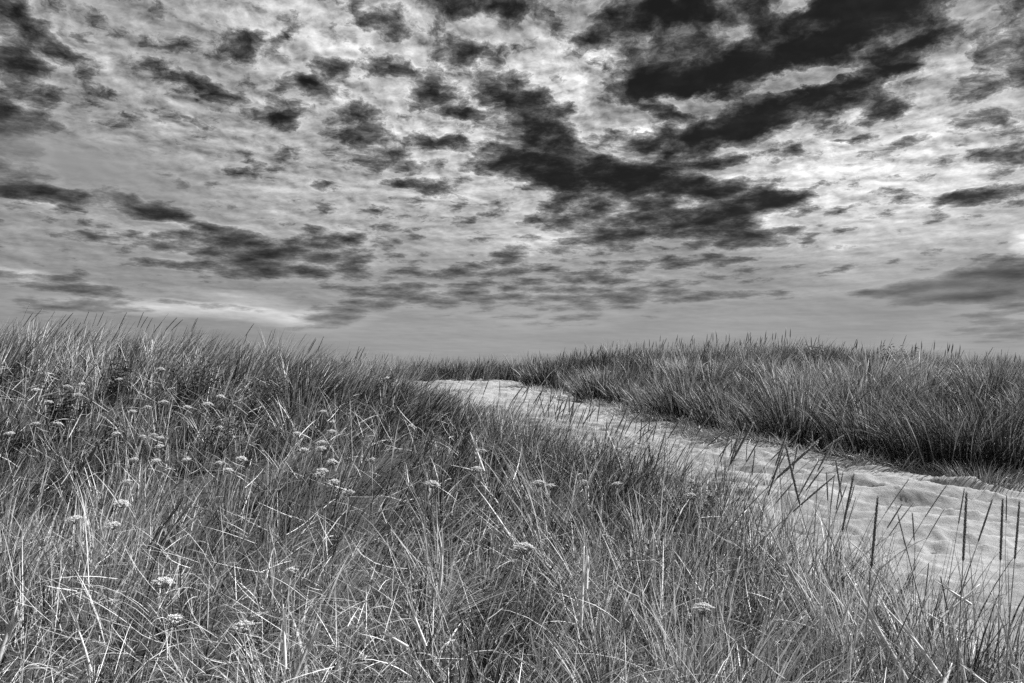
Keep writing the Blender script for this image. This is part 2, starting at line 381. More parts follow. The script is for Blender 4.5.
def grass_obj(name, parts, mat, parent=None):
    Vs, Qs, Ts, As = [], [], [], []; off = 0
    for (V, Q, T, A) in parts:
        Vs.append(V); Qs.append(Q + off); Ts.append(T + off); As.append(A); off += len(V)
    me = np_mesh(name, np.concatenate(Vs), np.concatenate(Qs), np.concatenate(Ts), [mat], True, {'tone': np.concatenate(As)})
    return link(name, me, parent)
def scatter(x0, x1, y0, y1, per_m2, keep):
    n = int((x1 - x0) * (y1 - y0) * per_m2); x = rng.uniform(x0, x1, n); y = rng.uniform(y0, y1, n)
    inv = (np.abs(x) < .66 * np.maximum(y, 0) + 2.2)      # a little more than the lens takes in
    k = inv & (rng.random(n) < keep(x, y)); return x[k], y[k]
DEAD = .22
def patch(x, y, Lm, Wm, lean, curl, wind, tone_m, tone_s, seg=4, clump=.25, vary=.4, splay=.9, pul=.78):
    n = len(x)
    # pull the roots into tufts
    cx = np.floor(x / clump); cy = np.floor(y / clump)
    tx = (cx + .5 + .8 * (_hash(cx, cy, 31) - .5)) * clump; ty = (cy + .5 + .8 * (_hash(cx, cy, 32) - .5)) * clump
    pull = pul * rng.random(n) ** .7; X = x + (tx - x) * pull; Y = y + (ty - y) * pull
    out = np.arctan2(Y - ty + 1e-6, X - tx)
    tuft = _hash(cx, cy, 33)
    head = out + rng.normal(0, splay, n)
    # every tuft is combed its own way
    hd = 6.283 * _hash(cx, cy, 34); bend = .55 * _hash(cx, cy, 35) ** 1.5
    th = np.abs(rng.normal(lean, lean * .6, n))
    # wind presses everything towards +x
    vx = np.sin(th) * np.cos(head) + wind * (.7 + .6 * fbm(X * .35, Y * .35, 41, 2)); vy = np.sin(th) * np.sin(head) + wind * .15
    vx += bend * np.cos(hd); vy += bend * np.sin(hd)
    head = np.arctan2(vy, vx); th = np.clip(np.hypot(vx, vy), 0, 1.2)
    L = Lm * (.55 + .6 * rng.random(n)) * (1 - vary / 2 + vary * tuft) * (.75 + .5 * fbm(X * .6, Y * .6, 42, 2))
    W = Wm * rng.uniform(.55, 1.25, n)
    big = fbm(X * .45, Y * .45, 43, 3)
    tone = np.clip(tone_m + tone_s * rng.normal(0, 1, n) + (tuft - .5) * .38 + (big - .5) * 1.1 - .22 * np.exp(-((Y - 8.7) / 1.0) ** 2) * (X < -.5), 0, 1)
    tone = np.clip(tone, 0, 1) ** 2.0; dead = rng.random(n) < DEAD; tone = np.where(dead, np.clip(tone + rng.uniform(.25, .8, n), 0, 1.1), tone)
    W = np.where(rng.random(n) < .12, W * 1.7, W)
    root = np.stack([X, Y, surf(X, Y) - .02], 1)
    return blades(root, head, L, W, th, np.abs(rng.normal(curl, curl * .6, n)), rng.uniform(-1.2, 1.2, n), tone, seg)

def left_keep(x, y):
    d = xl(y) - x
    k = sstep(-.25, .55, d + .5 * (fbm(x * 2.2, y * 2.2, 51, 3) - .5))
    return k * (1 - sstep(16, 19, y) * (x > -3))
def bare(x, y):      # thinner, matted places
    return .32 + .68 * sstep(.40, .58, fbm(x * .9, y * .9, 52, 3))
def right_keep(x, y):
    d = x - xr(y); return sstep(-.12, .5, d + .45 * (fbm(x * 1.8, y * 1.8, 53, 3) - .5))
def nzone(a, b): return lambda x, y: left_keep(x, y) * bare(x, y)

fg = []
lk = lambda x, y: left_keep(x, y) * bare(x, y)
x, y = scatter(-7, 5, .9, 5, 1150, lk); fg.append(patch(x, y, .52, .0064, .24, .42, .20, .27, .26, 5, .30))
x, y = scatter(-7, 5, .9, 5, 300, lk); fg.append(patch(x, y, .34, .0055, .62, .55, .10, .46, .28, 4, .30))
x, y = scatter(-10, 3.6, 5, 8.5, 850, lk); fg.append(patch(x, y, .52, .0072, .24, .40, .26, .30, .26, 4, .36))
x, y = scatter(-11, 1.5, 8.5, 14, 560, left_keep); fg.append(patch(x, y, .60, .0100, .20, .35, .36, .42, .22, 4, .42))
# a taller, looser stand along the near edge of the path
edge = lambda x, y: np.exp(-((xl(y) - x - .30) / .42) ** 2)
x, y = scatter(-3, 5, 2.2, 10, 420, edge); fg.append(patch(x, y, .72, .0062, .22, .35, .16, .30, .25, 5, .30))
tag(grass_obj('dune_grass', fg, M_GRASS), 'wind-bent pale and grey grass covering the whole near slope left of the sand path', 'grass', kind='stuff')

# fine fallen straw lying through the near grass
th = []
def straw(x, y, Lm, Wm, zmax):
    n = len(x); root = np.stack([x, y, surf(x, y) + zmax * rng.random(n)], 1)
    return blades(root, rng.uniform(-math.pi, math.pi, n), Lm * rng.uniform(.5, 1.3, n), Wm * rng.uniform(.5, 1.3, n), rng.uniform(.6, 1.5, n), rng.normal(.1, .5, n), rng.uniform(-1.5, 1.5, n), np.clip(rng.normal(.45, .25, n), 0, 1), 4)
x, y = scatter(-6, 4, 1.2, 5, 330, left_keep); th.append(straw(x, y, .32, .0032, .30))
x, y = scatter(-9, 3, 5, 9, 130, left_keep); th.append(straw(x, y, .32, .0045, .28))
for (cx_, cy_, r_, d_) in ((-.25, 2.75, .55, 1500), (-.75, 3.6, .35, 900), (1.0, 3.0, .35, 700), (-1.7, 3.1, .45, 700)):
    f_ = lambda x, y: np.exp(-((x - cx_) ** 2 + (y - cy_) ** 2) / r_ ** 2)
    x, y = scatter(cx_ - 1.2, cx_ + 1.2, cy_ - 1.2, cy_ + 1.2, d_, f_); th.append(straw(x, y, .26, .0034, .30))
tag(grass_obj('fallen_straw', th, M_DRY), 'pale dead straw lying criss-cross through the near grass', 'straw', kind='stuff')

DEAD = .20
rg = []
def clumps(f, size, seed):
    def k(x, y):
        cx = np.floor(x / size); cy = np.floor(y / size); return f(x, y) * (.08 + .92 * (_hash(cx, cy, seed) > .30))
    return k
x, y = scatter(1, 12, 6.5, 13.5, 640, clumps(right_keep, .62, 71)); rg.append(patch(x, y, .68, .0105, .42, .42, .10, .30, .26, 4, .66, 1.0, .42, .95))
x, y = scatter(-2, 19, 13.5, 26, 320, clumps(right_keep, .8, 72)); rg.append(patch(x, y, .64, .0150, .32, .42, .12, .50, .24, 3, .8, .8, .6, .9))
tag(grass_obj('dune_grass', rg, M_GRASS_R), 'dense dark-footed grass covering the dune right of the sand path', 'grass', kind='stuff')
def far_keep(x, y): return ((path_in(x, y) < .0) | (y > 25.5 + .5 * np.sin(x))) * 1.0
x, y = scatter(-22, 20, 18, 33, 190, far_keep); fr = [patch(x, y, .80, .015, .22, .4, .15, .26, .15, 3, .5)]
tag(grass_obj('dune_grass', fr, M_GRASS_R), 'low dark band of grass on the crest beyond the top of the path', 'grass', kind='stuff')
# dry litter and sprouts fringing the sand
def fringe(x, y):
    d = x - xr(y); return np.exp(-((d + .22) / .30) ** 2) * (fbm(x * 2.5, y * 2.5, 54, 3) > .46)
x, y = scatter(-1, 9, 5, 22, 1300, fringe); fl = [straw(x, y, .16, .006, .05)]
x, y = scatter(-4, 4, 1.5, 14, 300, lambda x, y: np.exp(-((xl(y) - x + .15) / .25) ** 2) * (fbm(x * 2.5, y * 2.5, 55, 3) > .45)); fl.append(straw(x, y, .14, .004, .04))
tag(grass_obj('straw_litter', fl, M_DRY), 'scattered straw litter along the edges of the sand path', 'straw', kind='stuff')

DEAD = .35
def stray(x, y):
    d = x - xr(y); return np.exp(-((d + .10) / .22) ** 2) * (fbm(x * 3, y * 3, 56, 3) > .5)
x, y = scatter(-1, 9, 5, 22, 260, stray)
tag(grass_obj('dune_grass', [patch(x, y, .26, .0080, .7, .5, .1, .42, .25, 4, .22)], M_GRASS), 'short stray shoots creeping from the right bank onto the sand', 'grass', kind='stuff')
# ------------------------------------------------------------------ plants one can count
pr = random.Random(5)
class MB:
    def __init__(s): s.v = []; s.q = []; s.t = []; s.a = []
    def tube(s, pts, rad, sides=5, tone=.5):
        rings = []
        for i, p in enumerate(pts):
            p = Vector(p); d = (Vector(pts[min(i + 1, len(pts) - 1)]) - Vector(pts[max(i - 1, 0)])).normalized()
            u = d.orthogonal().normalized(); w = d.cross(u); r = rad[i] if isinstance(rad, (list, tuple)) else rad
            rings.append(len(s.v))
            for k in range(sides):
                an = 2 * math.pi * k / sides; s.v.append(p + (u * math.cos(an) + w * math.sin(an)) * r); s.a.append(tone)
        for a, b in zip(rings, rings[1:]):
            for k in range(sides): s.q.append((a + k, a + (k + 1) % sides, b + (k + 1) % sides, b + k))
        c = len(s.v); s.v.append(Vector(pts[-1])); s.a.append(tone)
        for k in range(sides): s.t.append((rings[-1] + k, rings[-1] + (k + 1) % sides, c))
    def seed(s, p, d, l, r, tone):          # a small spindle
        d = d.normalized(); u = d.orthogonal().normalized(); w = d.cross(u); b = len(s.v)
        s.v.append(p); s.a.append(tone)
        for k in range(4):
            an = math.pi / 2 * k; s.v.append(p + d * l * .42 + (u * math.cos(an) + w * math.sin(an)) * r); s.a.append(tone)
        s.v.append(p + d * l); s.a.append(tone)
        for k in range(4): s.t.append((b, b + 1 + (k + 1) % 4, b + 1 + k)); s.t.append((b + 5, b + 1 + k, b + 1 + (k + 1) % 4))
    def leaf(s, p, d, up, l, w, tone, fold=.25):
        d = d.normalized(); sd = d.cross(up).normalized(); n = sd.cross(d); b = len(s.v)
        f = n * fold * w
        for (t, k) in ((0, .12), (.3, .9), (.6, .8), (1, .03)):
            c = p + d * l * t - n * l * .22 * t * t
            s.v += [c - sd * w * k / 2 + f * k, c, c + sd * w * k / 2 + f * k]; s.a += [tone, tone - .06, tone]
        for k in range(3):
            o = b + 3 * k; s.q += [(o, o + 1, o + 4, o + 3), (o + 1, o + 2, o + 5, o + 4)]
    def mesh(s, name, mat):
        return np_mesh(name, [tuple(p) for p in s.v], s.q or None, s.t or None, [mat], True, {'tone': [max(0, a) for a in s.a]})
def thing(name, loc, label=None, cat=None, group=None, rot=(0, 0, 0), scale=1.0):
    o = bpy.data.objects.new(name, None); COL.objects.link(o); o.empty_display_size = .1
    o.location = loc; o.rotation_euler = rot; o.scale = (scale,) * 3
    return tag(o, label, cat, group)
def copy_thing(src, loc, rot, scale, label, group):
    c = src.copy(); COL.objects.link(c); c.location = loc; c.rotation_euler = rot
    c.scale = scale if isinstance(scale, tuple) else (scale,) * 3
    for k in ('label', 'group'):
        if k in c: del c[k]
    if label: c['label'] = label
    if group: c['group'] = group
    for ch in src.children:
        d = ch.copy(); COL.objects.link(d); d.parent = c
        for g in ch.children:
            e = g.copy(); COL.objects.link(e); e.parent = d
    return c

# seed stalks: one metre tall, curving a little towards +x, the last quarter a narrow seed head
def stalk_meshes(bend, hl, fat, tone):
    P = lambda t: Vector((bend * t * t, .01 * math.sin(5 * t), t))
    st = MB(); n = 9; top = 1 - hl
    st.tube([P(top * i / n) for i in range(n + 1)], [.0030 - .0012 * i / n for i in range(n + 1)], 5, .45)
    hd = MB(); hd.tube([P(top + hl * i / 6 * .97) for i in range(7)], [.0026 * fat, .0046 * fat, .0060 * fat, .0062 * fat, .0052 * fat, .0034 * fat, .0008], 6, tone)
    m = 120
    for i in range(m):
        f = i / m; t = top + hl * f * .96; d = (P(t + .01) - P(t)).normalized(); an = i * 2.4
        u = d.orthogonal().normalized(); w = d.cross(u); o = u * math.cos(an) + w * math.sin(an)
        r = math.sin(math.pi * (.12 + .84 * f)) ** .5 * fat
        hd.seed(P(t) + o * .0030 * r, d + o * .24, .017 * (.8 + .4 * pr.random()), .0020 * fat, tone + pr.uniform(-.25, .3))
    return st.mesh('stem', M_STALK), hd.mesh('seed_head', M_HEAD)
protos = []
for bend, hl, fat, tone in ((.10, .26, .62, .4), (.05, .27, .76, .25), (.22, .22, .6, .5), (.03, .24, .62, .35), (.16, .28, .5, .6), (-.05, .20, .68, .45), (.10, .25, 1.0, .3), (.02, .26, .95, .3), (.18, .24, 1.05, .35)):
    a, b = stalk_meshes(bend, hl, fat, tone); protos.append((a, b))
stalk_count = 0; proto_things = {}
def stalk(loc, lean_x, lean_y, h, variant, label, group):
    "lean in radians; the first of each variant is the source of the copies"
    global stalk_count; stalk_count += 1
    q = Vector((math.tan(lean_x), math.tan(lean_y), 1)).to_track_quat('Z', 'Y').to_euler() if abs(lean_x) + abs(lean_y) > 1e-4 else Euler()
    rot = (Matrix.Rotation(lean_x, 4, 'Y') @ Matrix.Rotation(-lean_y, 4, 'X')).to_euler()
    if variant not in proto_things:
        t = thing('seed_stalk', loc, label, 'seed stalk', group, rot, 1.0); t.scale = (h, h, h)
        link('stem', protos[variant][0], t); link('seed_head', protos[variant][1], t); proto_things[variant] = t; return t
    t = copy_thing(proto_things[variant], loc, rot, h, label, group); return t
def on(x, y, dz=-.01): return Vector((x, y, hgt(x, y) + dz))

G1 = 'seed stalks standing before the sand path'
# tip and foot of the seed head in the picture: each stands at the distance its head's length gives
SPIKES = [
 (965,488,964,552,3,'straight dark seed stalk rising alone just left of the row at the right edge'),
 (990,494,977,540,1,'dark seed stalk leaning right between the straight ones at the right edge of the path'),
 (999,495,1001,552,1,'thickest black seed stalk in the upright row at the right edge of the path'),
 (1006,493,1006,532,3,'grey seed stalk close behind the thickest black one at the right edge'),
 (1018,497,1015,556,3,'outermost dark seed stalk, upright at the right edge of the picture'),
 (835,458,843,498,1,'dark seed stalk leaning left and crossing its neighbour over the sand'),
 (851,469,844,520,1,'dark seed stalk leaning right beside a left-leaning one, tips forming a V'),
 (874,492,873,553,1,'black upright seed stalk between the V-shaped pair and the drooping bunch'),
 (902,497,885,534,0,'seed stalk of the bunch that leans right over the middle of the sand'),
 (896,514,910,553,1,'dark seed stalk leaning left, tip beside the bunch over the sand'),
 (782,444,803,503,1,'long dark seed stalk leaning strongly left from the grass edge'),
 (781,444,770,486,1,'feathery dark seed stalk crossing behind the long left-leaning one'),
 (754,414,733,470,0,'long pale seed stalk leaning right, its tip reaching the far grass bank'),
 (728,406,727,432,3,'short pale upright seed stalk against the dark foot of the far bank'),
 (800,422,787,446,2,'pale seed stalk leaning right, lowest of three before the far bank'),
 (818,419,793,456,2,'longest pale seed stalk leaning right before the far bank'),
 (843,421,824,444,2,'rightmost pale seed stalk leaning right before the far bank'),
 (836,458,806,490,0,None),(819,450,803,490,0,None),(824,459,806,490,0,None),(826,470,829,508,3,None),(821,428,806,448,2,None),
 (666,426,661,470,0,None),(676,436,669,462,0,None),(686,442,675,468,0,None),(694,454,681,480,0,None),(650,440,640,470,0,None),(654,460,640,485,0,None),
 (732,434,731,462,3,None),(738,434,733,470,0,None),(747,440,746,468,3,None),
 (540,396,546,416,3,None),(548,398,550,420,3,None),(554,402,557,420,3,None),(564,396,561,424,0,None),(570,392,566,420,0,None),(575,394,572,420,3,None),
 (526,410,519,432,0,None),(541,421,541,448,3,None),(585,406,580,432,0,None),(591,406,584,430,0,None),(607,417,606,444,3,None),(615,410,608,434,0,None),(622,416,616,440,0,None),
 (627,416,622,444,0,None),(637,416,634,440,3,None),(642,416,640,446,3,None),(646,424,640,448,0,None),(617,432,618,456,3,None),(651,438,640,465,0,None),
 (912,596,905,620,0,None),(938,575,950,612,1,None),(928,560,925,600,3,None),(760,560,752,600,0,None),(700,560,703,600,0,None),(880,560,873,600,0,None),
]
spots = []
for (tx, ty, bx, by, var, lab) in SPIKES:
    hp = math.hypot(tx - bx, ty - by); y = min(max(F * .245 / hp, 2.5), 8.5)
    for _ in range(400):
        d = ray(tx, ty); t = y / d.y; tip = CAM + d * t; h = tip.z - hgt(tip.x, tip.y)
        if h > 1.12: y += .03
        elif h < .62: y -= .03
        else: break
        if not 2.2 < y < 13: break
    if y > 4.6: var = {0: 6, 3: 7, 1: 7, 2: 8}[var]
    lean = math.atan2(tx - bx, by - ty) * .92
    bend = {0: .10, 1: .04, 2: .20, 3: .03, 4: .14, 5: -.05, 6: .10, 7: .02, 8: .18}[var]
    bxw = tip.x - math.tan(lean) * h - bend * h; z0 = hgt(bxw, y)
    L = (tip.z - z0) / math.cos(lean)
    spots.append((Vector((bxw, y, z0 - .01)), lean, L, var, lab))
    stalk(Vector((bxw, y, z0 - .01)), lean, 0, L, var, lab or 'slender grey seed stalk in the loose row against the middle of the sand path', None if lab else G1)

def lean_wind(x, y, base): return base + pr.gauss(0, .10)
# left crest and slope
need = 76
while need:
    y = pr.uniform(2.8, 10.5); x = float(xl(y)) - abs(pr.gauss(0, .30)) + .05
    need -= 1; stalk(on(x, y), pr.gauss(.22, .18), pr.gauss(0, .1), pr.uniform(.7, .98), pr.choice((0, 2, 3, 4, 4, 5)) if y < 5 else pr.choice((6, 7, 8)),
                     'thin seed stalk among the tall grass fringing the near edge of the sand path', 'seed stalks along the near edge of the path')
need = 90; tries = 0
while need and tries < 6000:
    tries += 1
    if pr.random() < .72: y = pr.uniform(9.2, 12.5)
    else: y = pr.uniform(4.2, 9)
    x = pr.uniform(-.66 * y - 1, .3)
    if float(xl(y)) - x < .5: continue
    if fbm(x * .9, y * .9, 61, 2) < pr.uniform(.25, .6): continue
    need -= 1; crest = y > 9
    stalk(on(x, y), lean_wind(x, y, .28), pr.gauss(0, .08), pr.uniform(.62, .92) if crest else pr.uniform(.55, .78), pr.choice((6, 8, 4, 6, 7)) if crest else pr.choice((0, 2, 4, 5)),
          'thin seed stalk bent right by the wind on the crest of the left dune' if crest else 'thin seed stalk leaning right among the grass of the near left slope',
          'seed stalks along the left dune crest' if crest else 'seed stalks among the near grass')
need = 75
while need:
    y = pr.uniform(14, 24); x = pr.uniform(-.5, .66 * y + 1)
    if x - float(xr(y)) < .6: continue
    if fbm(x * .6, y * .6, 62, 2) < pr.uniform(.25, .6): continue
    need -= 1; stalk(on(x, y), lean_wind(x, y, .12), pr.gauss(0, .1), pr.uniform(.8, 1.05), pr.choice((6, 7, 8)),
                     'thin seed stalk standing above the grass of the right dune against the sky', 'seed stalks on the right dune')
# the many smaller ones on the farther crests, past counting
mb = MB()
for _ in range(520):
    y = pr.uniform(18, 29); x = pr.uniform(-.25 * y, .66 * y + 1)
    if float(path_in(x, y)) > 0 and y < 25.5: continue
    p = on(x, y); h = pr.uniform(.75, 1.1); l = pr.gauss(.15, .12); P = lambda t: p + Vector((math.tan(l) * h * t, pr.gauss(0, .004), h * t))
    mb.tube([P(0), P(.4), P(.76)], .003, 3, .4); mb.tube([P(.75), P(.8), P(.9), P(1)], [.004, .011, .009, .002], 4, pr.uniform(.1, .6))
tag(link('seed_stalks', mb.mesh('seed_stalks', M_HEAD)), 'far-off fringe of tiny seed stalks along the skyline behind the path and the right dune', 'seed stalks', kind='stuff')

# ---- flat-topped flowering herbs
def umbel(n_ray, rad, dome, droop):
    st = MB(); top = Vector((.05, 0, 1)); st.tube([Vector((0, 0, 0)), Vector((.0, .01, .35)), Vector((.02, 0, .7)), top], [.005, .0045, .004, .0032], 5, .35)
    hd = MB(); ry = MB()
    for i in range(n_ray):
        an = i * 2.4 + pr.gauss(0, .2); r = rad * math.sqrt((i + .5) / n_ray) * pr.uniform(.85, 1.2); z = pr.gauss(0, .004) + dome * (1 - (r / rad) ** 2) - droop * (r / rad) ** 2
        e = top + Vector((r * math.cos(an), r * math.sin(an), .055 + z))
        ry.tube([top, (top + e) / 2 + Vector((0, 0, -.008)), e], .0014, 3, .3)
        tn = pr.uniform(.1, .6); m_ = pr.randint(10, 20)
        for k in range(m_):
            o = Vector((pr.gauss(0, 1), pr.gauss(0, 1), abs(pr.gauss(0, .45)))) * .0068
            hd.seed(e + o - Vector((0, 0, .003)), Vector((pr.gauss(0, .5), pr.gauss(0, .5), 1)), .007, .0034, tn + pr.uniform(0, .5))
    lf = []
    for (z, an, l) in ((.30, .4, .16), (.48, 2.6, .14), (.66, 4.6, .11)):
        m = MB(); b = Vector((.01, 0, z)); d = Vector((math.cos(an), math.sin(an), .55)).normalized()
        m.tube([b, b + d * l * .5, b + d * l - Vector((0, 0, .02))], .0014, 3, .4)
        for k in range(9):
            f = .2 + .8 * k / 9
            for sgn in (-1, 1):
                dd = (d + sgn * Vector((-d.y, d.x, 0)) * 1.3).normalized(); m.leaf(b + d * l * f, dd, Vector((0, 0, 1)), .035 * (1.2 - f), .008, pr.uniform(.3, .9))
        lf.append(m.mesh('leaf', M_WEED))
    return st.mesh('stem', M_STALK), (hd.mesh('flower_head', M_FLOWER), ry.mesh('flower_rays', M_STALK)), lf
uproto = []
for args in ((26, .054, .010, .014), (34, .066, .012, .020), (18, .040, .012, .006)):
    s_, h_, l_ = umbel(*args); uproto.append((s_, h_, l_))
uthing = {}
def flower(loc, variant, scale, rot, label, group):
    if variant not in uthing:
        t = thing('flowering_herb', loc, label, 'wildflower', group, rot, scale)
        link('stem', uproto[variant][0], t); fh = link('flower_head', uproto[variant][1][0], t); link('rays', uproto[variant][1][1], fh)
        for l in uproto[variant][2]: link('leaf', l, t)
        uthing[variant] = t; return
    copy_thing(uthing[variant], loc, rot, scale, label, group)
FL = [(28,390),(42,403),(61,386),(71,395),(78,385),(33,425),(48,424),(5,435),(116,380),(118,433),(133,436),(145,435),(156,370),(126,461),(150,460),(156,446),(163,436),
 (181,460),(156,403),(128,413),(138,407),(179,408),(203,406),(216,396),(219,466),(221,473),(219,428),(238,459),(297,451),(289,433),(314,446),(321,460),(329,443),(326,431),(322,480),
 (326,421),(120,484),(406,426),(320,412),(313,470),(307,473),(376,461),(365,496),(469,469),(426,484),(493,454),(546,488),(597,484),(614,486),(537,486),(501,390),(384,380),
 (111,523),(71,520),(118,500),(294,580),(610,372),(704,500)]
UNIQ = {(111,523):'pale flat-topped flower left of a pair of thick dark straws', (28,390):'pale curled flower head at the end of a long light stem, far left',
 (5,435):'white flower head cut by the left edge of the picture', (219,428):'arched flower head with a dark hollow underside on the left slope',
 (376,461):'nodding pale flower head leaning right, below the crest of the left dune', (365,496):'bright twin-lobed flower head low in the middle grass',
 (406,426):'pale flat flower head under the lone bushes at the head of the path', (493,454):'small pale flower head nearest the near end of the straw tangle at mid slope',
 (294,580):'pale flower head just above the two thick pale straws at the bottom left', (704,500):'pale flower head beside the dark leafy weed at the path edge'}
for i, (px, py) in enumerate(FL):
    hh = pr.uniform(.52, .62); p = at(px, py, hh + .02)
    if p is None or float(path_in(p.x, p.y)) > 0: continue
    lean = pr.uniform(-.05, .28); sc = hh / math.cos(lean) * 1.02
    b = on(p.x - math.tan(lean) * hh, p.y)
    flower(b, pr.choice((0, 0, 1, 2)), sc * 1.0, (pr.uniform(-.35, .25), lean, pr.uniform(0, .9)), UNIQ.get((px, py), 'pale flat-topped flower on a thin stem scattered in the grass of the left slope'), None if (px, py) in UNIQ else 'wildflowers in the left grass')
NEAR = [(511,550,1,.72,'large white flower head, brightest one, in the middle of the near tangle'),(140,585,1,.64,'broad pale drooping flower head low at the left'),
        (203,618,2,.64,'small bright flower head near the bottom left, left of the thick straws'),(267,626,0,.64,'bright lopsided flower head beside the upright pale straw at bottom left'),
        (704,614,1,.64,'broad pale flower head near the bottom, right of the middle')]
for (px, py, var, hh, lab) in NEAR:
    p = at(px, py, hh); flower(on(p.x, p.y), var, hh / 1.03, (-.12, .05, pr.uniform(0, 3)), lab, None)

# ---- dark leafy weeds and low bushes
def bush(n_stem, h, spread, leaf_l, leaf_w, per):
    st = MB(); lv = MB()
    for i in range(n_stem):
        an = pr.uniform(0, 6.28); sp = spread * math.sqrt(pr.random()); e = Vector((sp * math.cos(an), sp * math.sin(an), h * pr.uniform(.7, 1.0)))
        P = lambda t: Vector((e.x * t ** 1.3, e.y * t ** 1.3, e.z * t))
        st.tube([P(k / 5) for k in range(6)], [.005 * (1 - .12 * k) for k in range(6)], 4, .3)
        for k in range(per):
            t = .25 + .75 * (k + pr.random()) / per; a2 = k * 2.4 + an
            lv.leaf(P(t), Vector((math.cos(a2), math.sin(a2), pr.uniform(.1, .9))), Vector((0, 0, 1)), leaf_l * pr.uniform(.6, 1.1), leaf_w * pr.uniform(.7, 1.1), pr.uniform(.0, 1.0))
    return st.mesh('stem', M_STALK), lv.mesh('leaf', M_WEED)
def add_bush(px, py, above, h, spread, stems, ll, lw, per, name, lab, cat):
    p = at(px, py, above)
    if p is None: return
    t = thing(name, on(p.x, p.y), lab, cat); a, b = bush(stems, h, spread, ll, lw, per); link('stem', a, t); tag(link('foliage', b, t))
add_bush(60,402,.36,.56,.34,16,.075,.034,22,'leafy_bush','dark leafy bush under the flowers at the far left','bush')
add_bush(114,372,.40,.62,.28,13,.07,.030,20,'leafy_bush','dark leafy bush high on the left slope below the crest','bush')
add_bush(192,376,.38,.60,.38,16,.07,.030,20,'leafy_bush','widest dark leafy bush, on the left slope midway to the path','bush')
add_bush(262,390,.38,.56,.30,12,.07,.030,18,'leafy_bush','dark leafy bush on the left slope, nearest the head of the path','bush')
add_bush(10,330,.35,.7,.22,8,.09,.04,14,'leafy_bush','dark leafy sprig on the left dune crest at the edge of the picture','bush')
add_bush(440,398,.36,.52,.36,14,.075,.032,20,'leafy_bush','low dark bush where the near grass meets the head of the path','bush')
add_bush(384,384,.40,.58,.22,10,.075,.034,20,'leafy_bush','small round dark bush at the right end of the left dune crest','bush')
add_bush(692,505,.30,.48,.26,13,.06,.032,20,'leafy_weed','dark leafy weed at the edge of the near grass beside the sand','weed')
add_bush(620,455,.30,.46,.22,9,.06,.028,16,'leafy_weed','dark leafy weed under the row of seed stalks by the middle of the sand','weed')
add_bush(225,432,.34,.52,.22,9,.07,.034,16,'leafy_weed','dark leafy weed in the middle of the left slope','weed')
add_bush(455,520,.25,.42,.26,12,.05,.024,20,'leafy_weed','small-leaved weed left of the brightest white flower','weed')
add_bush(640,560,.25,.42,.26,12,.05,.024,20,'leafy_weed','small-leaved weed in the near grass right of the middle','weed')
for (x, d, s, lab) in ((815,17,.26,'black leafy weed showing on the skyline of the right dune, leftmost of three'),(888,16,.16,'smallest black weed tip on the skyline of the right dune'),(908,16,.30,'widest black weed on the skyline of the right dune, rightmost of three')):
    X = (x - 512) / F * d; t = thing('leafy_weed', on(X, d), lab, 'weed'); a, b = bush(7, .74, s, .11, .055, 12); link('stem', a, t); link('foliage', b, t)

# ---- single tussocks along the far edge of the path
def tussock(px, py, rad, h, n, tone, lab, mat=None, wind=.1, straw_=False):
    p = at(px, py, 0, 4); 
    if p is None: return
    r = rad * np.sqrt(rng.random(n)); an = rng.uniform(0, 6.283, n); root = np.stack([r * np.cos(an), r * np.sin(an), np.zeros(n)], 1)
    thn = .12 + .75 * (r / rad) * rng.uniform(.5, 1.15, n); vx = np.sin(thn) * np.cos(an) + wind; vy = np.sin(thn) * np.sin(an)
    head = np.arctan2(vy, vx) + rng.normal(0, .25, n); tt = np.clip(np.hypot(vx, vy), 0, 1.25)
    W = .0008 * max(p.y, 6) * rng.uniform(.6, 1.3, n) * 1.15
    tn = np.clip(rng.normal(tone, .24, n), 0, 1) ** 1.3; tn = np.where(rng.random(n) < .16, tn + .5, tn)
    root[:, 2] = np.array([hgt(p.x + a_, p.y + b_) - p.z for a_, b_ in root[:, :2]]) - .02
    V, Q, T, A = blades(root, head, h * rng.uniform(.5, 1.1, n), W, tt * .8, np.abs(rng.normal(.55, .3, n)), rng.uniform(-1.2, 1.2, n), tn, 5)
    o = link('grass_tussock', np_mesh('grass_tussock', V, Q, T, [mat or M_GRASS_R], True, {'tone': A})); o.location = p
    tag(o, lab, 'grass tussock')
tussock(548,388,.55,.85,900,.10,'dark arching tussock where the far bank begins at the head of the path')
tussock(603,402,.50,.80,900,.10,'very dark tussock, second along the far edge from the head of the path')
tussock(638,407,.42,.70,700,.16,'dark tussock pressed against the right side of the second one')
tussock(655,412,.34,.62,500,.45,'pale tussock between two dark ones on the far edge of the path')
tussock(690,417,.55,.82,1000,.06,'blackest rounded tussock overhanging the sand at mid path')
tussock(735,428,.55,.80,1000,.12,'dark spreading tussock right of the blackest one')
tussock(765,440,.42,.60,700,.2,'low dark tussock in front of the bank with straw at its foot')
tussock(797,440,.5,.95,900,.14,'tall dark tussock rising behind the small pale one')
tussock(852,446,.30,.34,420,.55,'small pale sprawling tussock on the sand at the foot of the bank')
tussock(832,438,.22,.28,260,.50,'smallest pale tuft beside the sprawling tussock',)
tussock(876,452,.50,.95,1000,.12,'tall dark tussock behind the right end of the sprawling one')
tussock(918,460,.45,.70,900,.3,'mid-grey tussock fanning out over the sand on the right')
tussock(955,466,.55,1.0,1200,.06,'tallest black tussock on the near right bank')
tussock(1003,470,.55,1.0,1200,.10,'black tussock at the right edge of the picture')
tussock(985,486,.30,.30,420,.55,'pale low tuft creeping onto the sand at the right')
tussock(425,383,.5,.60,500,.12,'dark tuft on the crest at the left end of the head of the path')

